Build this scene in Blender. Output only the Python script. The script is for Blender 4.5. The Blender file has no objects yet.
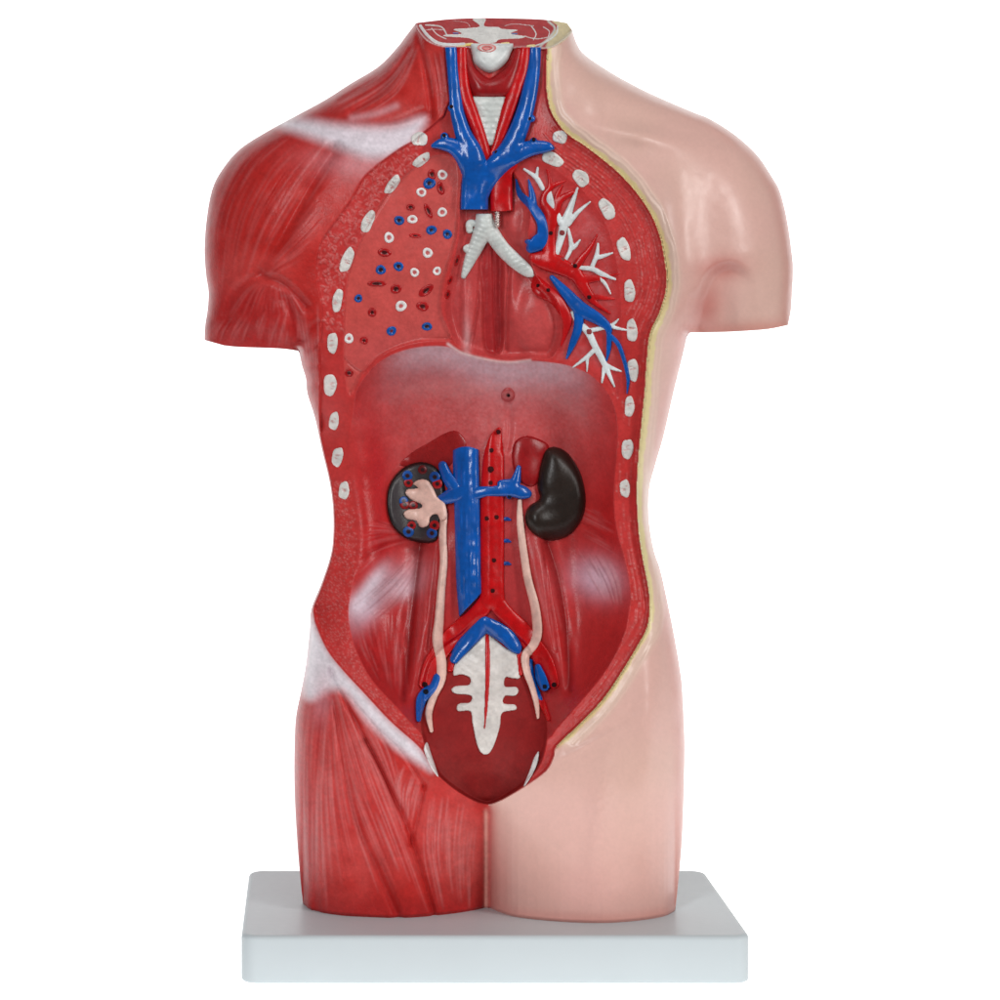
import bpy, math, random
import numpy as np
random.seed(7); rng = np.random.default_rng(11)

# ------------------------------------------------------------------ camera mapping (drawing units: 1 u = 0.5 mm)
K = 0.0005; DIST = 2600.0; CX, CY = 317.0, 326.0; BX = 496.0; BD = 315.0
GROUND = 984.0
def unproj(px, py, Y, Ys=None):
    s = (DIST + (Y if Ys is None else Ys)) / DIST
    X = ((px - CX) * s + (CX - BX)) * K
    Z = ((CY - py) * s + (GROUND - CY)) * K
    return X, (Y - BD / 2) * K, Z
def mid(px): return 130.0 - 0.09 * (px - 488.0)          # mid-plane of the torso, turned a little
def lin(c):
    c = np.asarray(c, float) / 255.0
    return np.where(c <= 0.04045, c / 12.92, ((c + 0.055) / 1.055) ** 2.4)

# ------------------------------------------------------------------ 2-D shape tools
def spline(pts, closed=False, sub=6):
    P = np.asarray(pts, float); n = len(P); out = []
    if n < 3 and not closed:
        t = np.linspace(0, 1, 5)[:, None]; return P[0] * (1 - t) + P[-1] * t
    rngi = range(n) if closed else range(n - 1)
    for i in rngi:
        if closed: p0, p1, p2, p3 = P[(i-1) % n], P[i], P[(i+1) % n], P[(i+2) % n]
        else: p0, p1, p2, p3 = P[max(i-1, 0)], P[i], P[i+1], P[min(i+2, n-1)]
        for k in range(sub):
            t = k / sub
            out.append(0.5 * ((2*p1) + (-p0+p2)*t + (2*p0-5*p1+4*p2-p3)*t*t + (-p0+3*p1-3*p2+p3)*t**3))
    if not closed: out.append(P[-1])
    return np.array(out)
def sd_exact(poly, X, Y):
    shp = X.shape; x = X.ravel(); y = Y.ravel()
    d2 = np.full(x.shape, 1e12); ins = np.zeros(x.shape, bool)
    n = len(poly)
    for i in range(n):
        ax, ay = poly[i]; bx, by = poly[(i+1) % n]
        ex, ey = bx-ax, by-ay; L = ex*ex + ey*ey
        if L < 1e-12: continue
        wx = x-ax; wy = y-ay
        t = np.clip((wx*ex + wy*ey) / L, 0, 1)
        d2 = np.minimum(d2, (wx-ex*t)**2 + (wy-ey*t)**2)
        if ay != by:
            c = ((ay > y) != (by > y)) & (x < ex * (y-ay) / ey + ax)
            ins ^= c
    d = np.sqrt(d2); return np.where(ins, -d, d).reshape(shp)
def upsample(C, cx0, cy0, cs, X, Y):
    fx = np.clip((X - cx0) / cs, 0, C.shape[1]-1.001); fy = np.clip((Y - cy0) / cs, 0, C.shape[0]-1.001)
    ix = fx.astype(int); iy = fy.astype(int); fx = fx-ix; fy = fy-iy
    return (C[iy, ix]*(1-fx)*(1-fy) + C[iy, ix+1]*fx*(1-fy) + C[iy+1, ix]*(1-fx)*fy + C[iy+1, ix+1]*fx*fy)
def sdf(poly, X, Y):
    """signed distance on a regular grid, exact near the line"""
    if X.size < 30000: return sd_exact(poly, X, Y)
    x0, x1, y0, y1 = X.min(), X.max(), Y.min(), Y.max(); cs = 5.0
    gx = np.arange(x0, x1+2*cs, cs); gy = np.arange(y0, y1+2*cs, cs)
    GX, GY = np.meshgrid(gx, gy); C = sd_exact(poly, GX, GY)
    S = upsample(C, x0, y0, cs, X, Y)
    m = np.abs(S) < 9
    S[m] = sd_exact(poly, X[m], Y[m]); return S
def pdist(line, X, Y):
    d2 = np.full(X.shape, 1e12)
    for i in range(len(line)-1):
        ax, ay = line[i][:2]; ex, ey = line[i+1][0]-ax, line[i+1][1]-ay; L = ex*ex+ey*ey+1e-9
        wx = X-ax; wy = Y-ay; t = np.clip((wx*ex+wy*ey)/L, 0, 1)
        d2 = np.minimum(d2, (wx-ex*t)**2+(wy-ey*t)**2)
    return np.sqrt(d2)
def sm(a, b, x):
    t = np.clip((x-a)/(b-a), 0, 1); return t*t*(3-2*t)
def blur(A, s):
    if s <= 0: return A
    r = int(3*s+1); k = np.exp(-0.5*(np.arange(-r, r+1)/s)**2); k /= k.sum()
    for ax in (0, 1):
        pad = [(0, 0), (0, 0)]; pad[ax] = (r, r)
        B = np.pad(A, pad, mode='edge'); R = np.zeros_like(A)
        for i, w in enumerate(k):
            sl = [slice(None)]*2; sl[ax] = slice(i, i+A.shape[ax]); R += w*B[tuple(sl)]
        A = R
    return A
def value_noise(X, Y, scale, seed):
    r = np.random.default_rng(seed); G = r.random((256, 256))
    x = X/scale; y = Y/scale; ix = np.floor(x).astype(int); iy = np.floor(y).astype(int)
    fx = x-ix; fy = y-iy; fx = fx*fx*(3-2*fx); fy = fy*fy*(3-2*fy)
    g = lambda a, b: G[b % 256, a % 256]
    return (g(ix, iy)*(1-fx)+g(ix+1, iy)*fx)*(1-fy)+(g(ix, iy+1)*(1-fx)+g(ix+1, iy+1)*fx)*fy-0.5

# ------------------------------------------------------------------ outlines (drawing units)
L_OUT = [(416,23),(406,36),(396,49),(378,67),(350,84),(325,100),(290,119),(268,131),(240,149),(222,170),(212,190),(206.5,220),
         (204.5,250),(206,275),(208.5,292),(207.5,310),(205,326),(204.5,340)]
L_ARM = [(224,345.5),(240,347),(280,348.5),(299,351)]
L_TOR = [(302,366),(306,379),(307.5,394),(315,418),(322,450),(329.5,482),(333,510),(333,538),(330,558),(321,585),(311.5,609),
         (309.5,632),(306,665),(301,692),(296,717),(294.5,745),(294.5,790),(297,838),(300,874),(303,904)]
L_BOT = [(312,911),(338,915.5),(374,918),(400,918.5),(430,916.5),(458,913.5),(486,909.5),(500,913),(518,918),(560,922.3),(602,923.7),(636,921.5),(664,917)]
R_TOR = [(675,911),(678,885),(682,838),(684,782),(684.5,740),(682.5,695),(681,677),(675,640),(667,600),(660,569),(654,551),(649,522),
         (649,490),(656,462),(664,434),(674,390),(682,358),(687,336)]
R_ARM = [(690,332.5),(720,332),(742,331),(768,329),(788,325)]
R_OUT = [(791,310),(793,274),(792,255),(787,220),(780,192),(772,177),(757,155),(735,135),(710,119),(695,113),(660,98),(635,86),
         (610,72),(585,55),(577,44),(572,30)]
TOP = [(567,23),(548,20),(524,18.7),(483,18),(452,19),(432,21)]
def opn(p): return spline(p, False, 4)
OUT = np.vstack([opn(L_OUT), opn(L_ARM), opn(L_TOR), opn(L_BOT), opn(R_TOR), opn(R_ARM), opn(R_OUT), opn(TOP)])
EXT = np.vstack([[(418,-70)], opn(L_OUT), [(204,440),(270,440),(290,400),(297,360)], [(299,351)], opn(L_TOR), [(305,1050),(672,1050)], opn(R_TOR),
                 [(690,340),(700,390),(715,440),(791,440)], opn(R_OUT), [(570,-70)]])
O_L = [(412,141),(395,151),(365,175),(350,200),(330,227),(320,243),(315.5,262),(317,285),(321,305),(321,328),(318.5,350),(319.5,380),(319,410),(319.5,432)]
O_OUTL = [(316.5,420),(322,450),(329.5,482),(333,510),(333,538),(330,558),(321,585),(313,607)]
O_LL = [(315,622),(322,640),(331,656),(347,675),(363,692),(390,721),(417,745),(426,757),(432,768),(440,778),(457,792),(473,800),(487,805)]
O_RL = [(502,800),(524,787),(546,771),(554,756),(557,746),(582,722),(605,697),(625,667),(637,647),(647,628),(650,607),(648,585),(641,548),(638,520),(637,490),
        (638.5,458),(642,420),(645,390),(647,360),(650,334),(659,314),(665,295),(667,280),(665.5,265),(661,240),(654,220),(645,204),(633,188),(618,172),(600,157),
        (584,145),(568,134),(556,120),(549,104),(546.5,80),(547.5,48)]
OPEN = np.vstack([[(443,46),(446,80),(449,100),(443,115),(428,128)], opn(O_L), opn(O_OUTL), opn(O_LL), opn(O_RL)])
FATL = opn(O_RL[4:])                                  # the fat line on the skin side
NECKTOP = spline([(416,23.5),(421,34),(430,42),(445,46.5),(470,47.5),(495,49.5),(520,47.5),(546,48),(560,42),(572,30),(574,14),(548,8),(524,6),(483,6),(452,6),(418,10)], True, 4)
CAV = spline([(353,412),(356,393),(366,376),(380,362),(398,352.5),(422,347),(447,347),(462,354),(486,360.5),(508,363.5),(530,361),(560,364),(578,369),(594,378),(609,396),(617,420),
              (617,450),(614,490),(616,525),(626,565),(630,590),(629,613),(622,640),(605,672),(582,700),(557,728),(549,738),(528,748),(488,752),(450,750),(430,742),(416,728),(395,705),(372,680),(357,652),(350,628),(349,606),(355,570),(358,530),(351,480),(349,440)], True, 4)
LUNG_R = spline([(432,156),(452,157),(460,170),(459,205),(456,240),(446,272),(441.5,296),(442,315),(450,338.5),(422,340),(396,347),(376,358),(362,373),(350,395),(345,370),(344,330),(346,290),(352,262),(365,232),(382,200),(406,174)], True, 4)
LUNG_L = spline([(520,160),(545,163),(563,175),(585,193),(604,220),(614,250),(620,290),(622,330),(622,370),(618,400),(606,382),(592,370),(574,361),(552,357),(560,330),(552,296),(534,275),(526,240),(530,210),(516,180)], True, 4)
MEDI = spline([(464,172),(500,165),(518,178),(530,210),(528,240),(536,276),(556,300),(562,330),(552,357),(530,358),(508,360),(486,356.5),(466,350),(454,340),(446,316),(446,294),(452,268),(459,235)], True, 4)
PELV = spline([(426,668),(440,648),(460,632),(487,610),(515,632),(532,652),(544,700),(547,725),(546,745),(540,765),(524,785),(503,799),(488,804.5),(470,799),(441,778),(430,758),(422,735),(421,705)], True, 4)

# ------------------------------------------------------------------ relaxation solver (Poisson / Laplace), coarse to fine
def relax(mask_fn, rhs, bval_fn, x0, x1, y0, y1, levels=(8, 4, 2), iters=(700, 260, 160)):
    prev = None
    for s, it in zip(levels, iters):
        gx = np.arange(x0, x1+s, s, dtype=float); gy = np.arange(y0, y1+s, s, dtype=float)
        GX, GY = np.meshgrid(gx, gy); M = mask_fn(GX, GY); B = bval_fn(GX, GY)
        F = B.copy() if prev is None else np.where(M, upsample(prev[0], x0, y0, prev[1], GX, GY), B)
        chk = ((np.indices(F.shape).sum(0)) % 2) == 0
        w = 1.9
        for k in range(it):
            for par in (chk, ~chk):
                P = np.pad(F, 1, mode='edge')
                N = 0.25*(P[:-2, 1:-1]+P[2:, 1:-1]+P[1:-1, :-2]+P[1:-1, 2:] + rhs*s*s)
                m = M & par
                F[m] += w*(N[m]-F[m])
            if k > it*0.8: w = 1.0
        prev = (F, s)
    return F, s

S = 1.0
gx = np.arange(198, 800+S, S); gy = np.arange(10, 930+S, S)
X, Y = np.meshgrid(gx, gy); X0g, Y0g = gx[0], gy[0]
sd_out = sdf(OUT, X, Y); sd_ext = sdf(EXT, X, Y)

PX0, PX1, PY0, PY1 = 190, 806, -80, 1056
phi, ps = relax(lambda a, b: sd_exact(EXT, a, b) < 0, 2.0, lambda a, b: np.zeros(a.shape), PX0, PX1, PY0, PY1)
GX, GY = np.meshgrid(np.arange(PX0, PX1+ps, ps, dtype=float), np.arange(PY0, PY1+ps, ps, dtype=float))
sdc = sdf(EXT, GX, GY)
soft = lambda d: 14*(1-np.exp(-np.maximum(d, 0)/14))
good = sdc < -2.0
psi = np.where(good, phi/np.maximum(soft(-sdc), 1e-3), 0.0)
w = good.astype(float); num = psi.copy()
wb = blur(w, 2.0); psi = np.where(good, psi, blur(num, 2.0)/np.maximum(wb, 1e-4)); psi[wb < 1e-4] = 20
psi = blur(psi, 1.2)
Dp = np.sqrt(np.maximum(upsample(psi, PX0, PY0, ps, X, Y)*soft(-sd_ext), 0))
DB = 122*np.tanh(Dp/122*0.98)
del phi, psi

# where the legs meet the base: front edge lies on the top of the base
pb = opn([(303,904)]+L_BOT+[(675,911)])
def plane_Y(py): return DIST*((936-CY)/(py-CY)-1)
ybot = np.interp(X, pb[:, 0], pb[:, 1])
Dbot = mid(X) - plane_Y(ybot)
legw = sm(0, 1, (Y-770)/np.maximum(ybot-770, 1))
DB = DB*(1-legw) + np.minimum(Dbot, DB*1.2+6)*legw
DB = DB - 4*sm(3.5, 0, ybot-Y)*(Y > 860)
D0 = DB.copy()

H = np.zeros_like(X)      # sculpted offsets on the outer body
def groove(p, wd, dp, fld, taper=True):
    ln = spline(p, False, 5); b = 3.2*wd
    i0 = max(int((ln[:, 1].min()-b-Y0g)/S), 0); i1 = int((ln[:, 1].max()+b-Y0g)/S)+2
    j0 = max(int((ln[:, 0].min()-b-X0g)/S), 0); j1 = int((ln[:, 0].max()+b-X0g)/S)+2
    xs, ys = X[i0:i1, j0:j1], Y[i0:i1, j0:j1]
    fld[i0:i1, j0:j1] -= dp*np.exp(-(pdist(ln, xs, ys)/wd)**2)
def bump(cx, cy, rx, ry, h, fld, rot=0.0, p=1.0):
    c, s_ = math.cos(rot), math.sin(rot)
    u = ((X-cx)*c+(Y-cy)*s_)/rx; v = (-(X-cx)*s_+(Y-cy)*c)/ry
    fld += h*np.exp(-(u*u+v*v)**p)
# ---- muscle side (left in the picture)
groove([(336,147),(312,183),(284,233),(262,270)], 7, 8, H)
groove([(226,318),(236,292),(258,277),(284,284),(306,306)], 5, 5, H)
groove([(302,350),(296,325),(286,300)], 6, 6, H)
groove([(300,122),(345,127),(392,128),(425,118)], 7, 5, H)
bump(350, 142, 62, 12, 6, H, 0.1)
groove([(417,34),(426,72),(432,118)], 3.2, 4, H)
groove([(410,50),(382,88),(352,112)], 4, 3, H)
groove([(400,50),(372,78),(340,100)], 3, 2, H)
bump(262, 200, 38, 70, 8, H, 0.35); bump(305, 230, 26, 50, 7, H, 0.6)
bump(255, 318, 34, 22, 5, H)
for k in range(5): groove([(318,322+21*k),(309,330+21*k),(303,345+21*k)], 3.4, 3.0, H)
groove([(331,668),(345,700),(366,740),(399,807),(416,852),(434,914)], 2.6, 5, H)
groove([(331,672),(336,710),(354,810),(377,866),(399,918)], 4.0, 5, H)
groove([(327,690),(318,760),(313,840),(316,912)], 5, 4, H)
groove([(424,786),(418,815),(411,845)], 2.4, 3.5, H)
groove([(366,740),(384,775),(402,826)], 2.2, 3, H)
groove([(345,690),(372,722),(402,752),(424,786)], 3, 3, H)
bump(385, 830, 14, 95, 5, H, -0.35); bump(340, 830, 20, 90, 4, H, -0.06); bump(445, 860, 20, 50, 5, H, 0.1)
groove([(487,808),(487.5,850),(487,911)], 7, 6, H); groove([(484,812),(484.5,850),(484,912)], 1.3, 2, H); groove([(490.5,812),(491,850),(490,912)], 1.5, 2, H)
# ---- skin side
ARM_U = spline([(684,350),(691,318),(699,290),(708,272),(722,263),(738,263),(756,276),(762,300),(762,350)], True, 6)
H -= 11*sm(-3, 11, -sdf(ARM_U, X, Y))*sm(766, 722, X); bump(738, 306, 9, 26, 3, H)
groove([(685,356),(689,328),(696,300)], 8, 4, H)
bump(682, 245, 17, 70, 7, H, -0.05); bump(745, 215, 30, 50, 5, H, -0.2)
groove([(610,112),(640,119),(680,128),(720,140)], 15, 4, H); bump(640, 134, 15, 10, 2.5, H)
bump(640, 136, 48, 9, 5, H, 0.18); bump(585, 85, 16, 26, 3, H)
groove([(570,745),(600,735),(628,712)], 7, 2, H)
bump(650, 715, 13, 95, 6, H, 0.05); bump(600, 820, 11, 55, 5, H, 0.1); bump(592, 742, 26, 3.5, 2.0, H, -0.5)
H += value_noise(X, Y, 4, 77)*1.0*np.exp(-((X-602+0.1*(Y-820))/10)**2-((Y-815)/50)**2)
groove([(690,420),(668,450),(655,500)], 9, 2, H)
D0 = D0 + H*sm(0, 14, -sd_ext)

# ---- the opening: a membrane stretched between its edges
sdO = sdf(OPEN, X, Y)
def bv(a, b): return np.maximum(upsample(D0, X0g, Y0g, S, a, b), np.interp(b, [380, 425, 600, 640], [0, 26, 26, 0]))
mem, ms = relax(lambda a, b: sd_exact(OPEN, a, b) < 0, 0.0, bv, 300, 680, 40, 812)
M = blur(upsample(mem, 300, 40, ms, X, Y), 1.6)
fat_d = pdist(FATL, X, Y)
lip = np.clip(1-fat_d/15.0, 0, 1)
right = sm(488, 500, X)
lipn = value_noise(X, Y, 13, 6)
Ds = D0 - 6.5*lip*lip*(sdO > 0) + (0.5*np.exp(-((fat_d-8+lipn*4)/1.5)**2)+0.5*np.exp(-((fat_d-12.3+lipn*2)/1.2)**2))*(sdO > 0)*(X > 488)*(Y < 745)
inside = sm(0.0, 2.2, -sdO)
Mi = M - 3.5 - 3.0*right
C = np.zeros_like(X)      # carving inside the opening
def carve(poly, depth, wd, power=2.0):
    s_ = sdf(poly, X, Y); t = np.clip(-s_/wd, 0, 1)
    C[...] -= depth*(1-(1-t)**power); return s_
sdCav = sdf(CAV, X, Y); tc_ = np.clip(-sdCav/62, 0, 1)
flank = sm(375, 470, Y)*sm(610, 560, Y)*sm(450, 425, X)
C -= 56*((1-(1-tc_)**2.2)*(1-flank)+(tc_*tc_*(3-2*tc_))*flank)
sdLR = carve(LUNG_R, 3.0, 2.5); sdLL = carve(LUNG_L, 2.5, 14)
sdM = carve(MEDI, 11, 8); sdP = sdf(PELV, X, Y)
SLOT = spline([(480,246),(502,246),(504,300),(503,349),(484,351),(481,300)], True, 4)
sdS = carve(SLOT, 7, 4)
# heart impressions, folds
bump(535, 322, 21, 33, 9, C, 0, 2.0); bump(522, 224, 17, 20, 7, C, 0, 2.0); bump(466, 318, 5, 40, 5, C); bump(512, 310, 6, 40, 3, C)
groove([(480,250),(478,300),(470,350)], 1.6, 3, C); groove([(493,248),(494,300),(496,350)], 1.5, 2, C); groove([(510,262),(507,305),(506,350)], 1.8, 3, C)
# cavity relief
cavm = sm(0, 30, -sdCav)
def addc(fn):
    T = np.zeros_like(X); fn(T); C[...] += T*cavm
addc(lambda T: bump(495, 520, 58, 120, 24, T, 0, 1.4))
addc(lambda T: (bump(427, 620, 19, 85, 17, T, 0.17, 1.5), bump(551, 620, 17, 85, 17, T, -0.2, 1.5)))
addc(lambda T: (groove([(421,545),(415,600),(409,650),(404,700)], 5, 7, T), groove([(547,543),(558,580),(566,630),(570,690)], 5, 7, T)))
addc(lambda T: (bump(376, 590, 26, 26, 7, T, 0.5), bump(600, 583, 26, 28, 7, T)))
addc(lambda T: (groove([(508,405),(509,430),(506,450)], 4, 3, T), bump(478, 410, 26, 30, 5, T), bump(540, 410, 26, 30, 5, T), bump(508, 395, 7, 7, 4, T)))
addc(lambda T: groove([(380,540),(395,548),(430,546)], 9, 4, T))
addc(lambda T: (groove([(438,545),(434,600),(428,650)], 2.4, 3, T), groove([(545,560),(549,600),(556,650)], 2, 2, T)))
Cin = C.copy()
# the pelvic cut: a flat plane sunk under the rim
pel_plane = 16 + 0.10*(Y-700) - 0.0
pw = sm(0, 3.0, -sdP)
Din = Mi + Cin
pelM = np.minimum(Din, Mi-10)
pm, pms = relax(lambda a, b: sd_exact(PELV, a, b) < 0, 0.0, lambda a, b: upsample(Din, X0g, Y0g, S, a, b), 410, 560, 600, 812)
Dpel = blur(upsample(pm, 410, 600, pms, X, Y), 1.5)-7
pelw = pw*sm(612, 650, Y)
Din = Din*(1-pelw) + Dpel*pelw
D = Ds*(1-inside) + Din*inside
# neck section: one plane tilted to the front
sdN = sdf(NECKTOP, X, Y)
Dn = 44 - (48-Y)/30*100
nw = sm(-0.3, 1.2, -sdN)
Dfree = D.copy()
D = D*(1-nw) + Dn*nw

# ------------------------------------------------------------------ fine strokes, splatted
FH = np.zeros_like(X); FL = np.zeros_like(X); FDk = np.zeros_like(X)
def splat(fld, px, py, amp, wd):
    r = int(np.ceil(2.2*wd/S)); px = np.asarray(px); py = np.asarray(py); amp = np.broadcast_to(amp, px.shape)
    jx = np.round((px-X0g)/S).astype(int); jy = np.round((py-Y0g)/S).astype(int)
    for a in range(-r, r+1):
        for b in range(-r, r+1):
            ii = np.clip(jy+a, 0, X.shape[0]-1); jj = np.clip(jx+b, 0, X.shape[1]-1)
            d2 = (X0g+jj*S-px)**2+(Y0g+ii*S-py)**2
            np.maximum.at(fld, (ii, jj), amp*np.exp(-d2/(wd*wd)))
def resample(p, n):
    p = spline(p, False, 8); l = np.r_[0, np.cumsum(np.hypot(*np.diff(p, axis=0).T))]
    t = np.linspace(0, l[-1], n); return np.c_[np.interp(t, l, p[:, 0]), np.interp(t, l, p[:, 1])]
def fibres(A, B, n, h=1.0, lt=0.5, wd=1.2, part=0.6, dark=0.35):
    n = int(n*1.5); wd = wd*0.85
    LN = int(max(np.hypot(*np.diff(np.asarray(A, float), axis=0).T).sum(), np.hypot(*np.diff(np.asarray(B, float), axis=0).T).sum())*1.1)+4
    a, b = resample(A, LN), resample(B, LN)
    for k in range(n):
        t = (k+rng.random())/n; t2 = t+rng.normal()*0.025
        u = np.linspace(0, 1, LN)[:, None]; tt = t*(1-u)+t2*u
        p = a*(1-tt)+b*tt
        ln = part*(0.4+0.9*rng.random()); s0 = rng.random()*max(1-ln, 0.02); i0 = int(s0*LN); i1 = min(int((s0+ln)*LN)+2, LN)
        q = p[i0:i1]; e = np.sin(np.linspace(0.08, math.pi-0.08, len(q)))**0.7
        r = rng.random(); ww = wd*(0.7+0.7*rng.random())
        if r < dark: splat(FDk, q[:, 0], q[:, 1], e*(0.5+0.5*rng.random()), ww)
        else:
            am = e*(0.35+0.65*rng.random()); splat(FL, q[:, 0], q[:, 1], am*lt, ww); splat(FH, q[:, 0], q[:, 1], am*h, ww)
# deltoid, pectoral, neck, arm, flank, thigh
fibres([(282,126),(240,158),(213,215),(209,300)], [(334,150),(305,190),(276,235),(256,278)], 30, 0.5, 0.17, 1.5, 0.5, 0.3)
fibres([(338,150),(310,195),(266,264)], [(316,250),(296,262),(268,276)], 24, 0.55, 0.18, 1.4, 0.55, 0.3)
fibres([(412,34),(385,68),(325,102)], [(420,46),(398,92),(356,120)], 20, 0.8, 0.34, 1.3, 0.6)
fibres([(421,46),(430,84),(434,118)], [(443,50),(447,88),(446,112)], 16, 0.9, 0.42, 1.1, 0.6)
fibres([(222,318),(212,330),(208,342)], [(302,304),(300,328),(298,348)], 26, 0.7, 0.22, 1.4, 0.8)
fibres([(258,282),(244,292),(228,316)], [(286,286),(296,300),(306,318)], 14, 0.6, 0.25, 1.2, 0.8)
fibres([(316,270),(318,330),(318,420)], [(290,288),(303,345),(312,405)], 14, 0.7, 0.25, 1.3, 0.4)
fibres([(303,670),(297,750),(304,905)], [(326,690),(318,770),(316,908)], 18, 0.7, 0.22, 1.5, 0.5)
fibres([(327,690),(319,790),(320,910)], [(334,690),(355,808),(394,914)], 22, 0.9, 0.30, 1.4, 0.5)
fibres([(332,680),(352,790),(402,914)], [(338,680),(394,805),(432,912)], 24, 1.0, 0.36, 1.4, 0.5)
fibres([(347,696),(366,736),(398,800)], [(360,704),(392,752),(404,815)], 16, 0.8, 0.35, 1.2, 0.6)
fibres([(402,762),(394,785),(402,820)], [(424,784),(418,812),(411,842)], 18, 0.9, 0.5, 1.2, 0.6)
fibres([(428,788),(424,850),(436,910)], [(480,806),(473,850),(472,908)], 36, 0.8, 0.42, 1.3, 0.5)
# cavity fibres
fibres([(418,548),(385,580),(352,608)], [(424,560),(400,600),(372,626)], 16, 0.8, 0.35, 1.1, 0.6, 0.45)
fibres([(352,622),(362,650),(380,684)], [(412,600),(406,650),(402,700)], 26, 0.8, 0.22, 1.2, 0.5, 0.4)
fibres([(572,548),(596,588),(606,606)], [(606,556),(618,580),(622,606)], 16, 0.8, 0.4, 1.1, 0.8, 0.3)
fibres([(428,548),(418,610),(410,690)], [(440,548),(436,610),(424,665)], 16, 0.8, 0.2, 1.1, 0.5, 0.4)
fibres([(528,520),(532,580),(550,640)], [(546,548),(556,585),(566,640)], 12, 0.6, 0.2, 1.1, 0.5, 0.4)
fibres([(575,500),(598,512),(614,520)], [(570,530),(600,545),(620,558)], 10, 0.5, 0.2, 1.2, 0.6, 0.3)
fibres([(405,530),(380,520),(362,515)], [(412,542),(380,555),(358,575)], 12, 0.5, 0.2, 1.2, 0.6, 0.3)
fibres([(478,250),(476,300),(470,352)], [(504,250),(506,300),(506,352)], 20, 0.7, 0.25, 1.0, 0.6, 0.5)
fibres([(462,282),(456,310),(462,344)], [(478,280),(474,310),(474,350)], 10, 0.8, 0.4, 1.2, 0.6, 0.2)

# cut-rim texture: dashes that follow the edge on the skin side, curls and grains on the other
RH = np.zeros_like(X); RL = np.zeros_like(X)
ed = resample(O_RL[5:-3], 940); tg = np.gradient(ed, axis=0); tg /= np.hypot(tg[:, 0], tg[:, 1])[:, None]; nm = np.c_[tg[:, 1], -tg[:, 0]]
if sd_exact(OPEN, *[(ed+nm*3)[:, i] for i in (0, 1)])[450] > 0: nm = -nm
for row in range(9):
    off = 3.0+row*3.6; i = 0
    while i < 920:
        L = int(rng.integers(3, 30)); y_ = ed[i, 1]
        wide = (110 < y_ < 330) or y_ > 520
        if rng.random() < (0.8 if wide and (row < 8 if y_ < 330 else row < 6) else 0.30 if row < 5 else 0.1):
            q = ed[i:i+L]+nm[i:i+L]*(off+rng.normal()*0.5)
            a = (0.25+0.75*rng.random())
            splat(RH, q[:, 0], q[:, 1], 1.1*a, 0.9); splat(RL, q[:, 0], q[:, 1], a*0.22, 0.8)
            m_ = rng.random(len(q)) < 0.10; splat(RL, q[m_, 0], q[m_, 1], 0.8*a, 0.9)
        i += L+int(rng.integers(1, 5))
bandL = (sdO < -1.5) & (X < 440) & (sdLR > 1) & (sdCav > 1) & (sdM > 1)
ys, xs = np.nonzero(bandL & (Y < 330) & (X < 420)); pick = rng.choice(len(ys), 900)
for p_ in pick:
    x_, y_ = X0g+xs[p_]*S, Y0g+ys[p_]*S; a = rng.random()*6.28; t = np.linspace(-1.5, 1.5, 5)*rng.random()*1.5
    am = rng.random()
    splat(RH, x_+t*math.cos(a), y_+t*math.sin(a)+0.2*t*t, 1.3*am, 1.0); splat(RL, x_+t*math.cos(a), y_+t*math.sin(a)+0.2*t*t, 0.6*am**2, 0.8)
ys, xs = np.nonzero(bandL & (Y > 480)); pick = rng.choice(len(ys), 1500)
am = rng.random(1500); splat(RH, X0g+xs[pick]*S, Y0g+ys[pick]*S, 0.7*am, 0.8); splat(RL, X0g+xs[pick]*S, Y0g+ys[pick]*S, 0.45*am, 0.8)
inO = (sdO < 0)
D = D + FH*0.7 - FDk*0.55 + RH*(sdO < -0.8)
nz = value_noise(X, Y, 60, 1)*1.0 + value_noise(X, Y, 24, 2)*0.6 + value_noise(X, Y, 9, 3)*0.3
D = D + nz*1.2*sm(2, 12, -sd_out)
groove([(345,360),(362,372),(377,357),(396,346.5),(422,340),(450,339)], 1.1, 1.6, D)
groove(list(map(tuple, LUNG_R[::6][12:20])), 0.9, 1.2, D)
Dsm = blur(np.where(Y < 47.0, np.maximum(Dfree, Dfree[int(54-Y0g)][None, :]), D)*1.0, 6.0)

# ------------------------------------------------------------------ paint
col = np.zeros(X.shape+(3,))
def paint(c, m): col[...] = col*(1-m[..., None]) + lin(c)*m[..., None]
def airbrush(cx, cy, rx, ry, rot=0.0, p=1.0):
    T = np.zeros_like(X); bump(cx, cy, rx, ry, 1.0, T, rot, p); return T
n1 = value_noise(X, Y, 45, 5); n2 = value_noise(X, Y, 13, 6); n3 = value_noise(X, Y, 4, 8); n4 = value_noise(X, Y, 1.6, 9)+0.6*value_noise(X, Y, 2.7, 10)
paint((186, 44, 40), np.ones_like(X))
paint((208, 84, 80), np.clip(0.28+1.1*n1+0.7*n2, 0, 1)*0.6)
paint((160, 30, 33), sm(34, 0, -sd_out)*0.5)  # edge shading put into the muscle colour, darker towards the outline
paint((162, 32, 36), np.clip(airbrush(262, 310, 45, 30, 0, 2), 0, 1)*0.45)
paint((168, 28, 32), np.clip(-(blur(H, 1.5))/9, 0, 1)*0.55*(X < 486))
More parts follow.
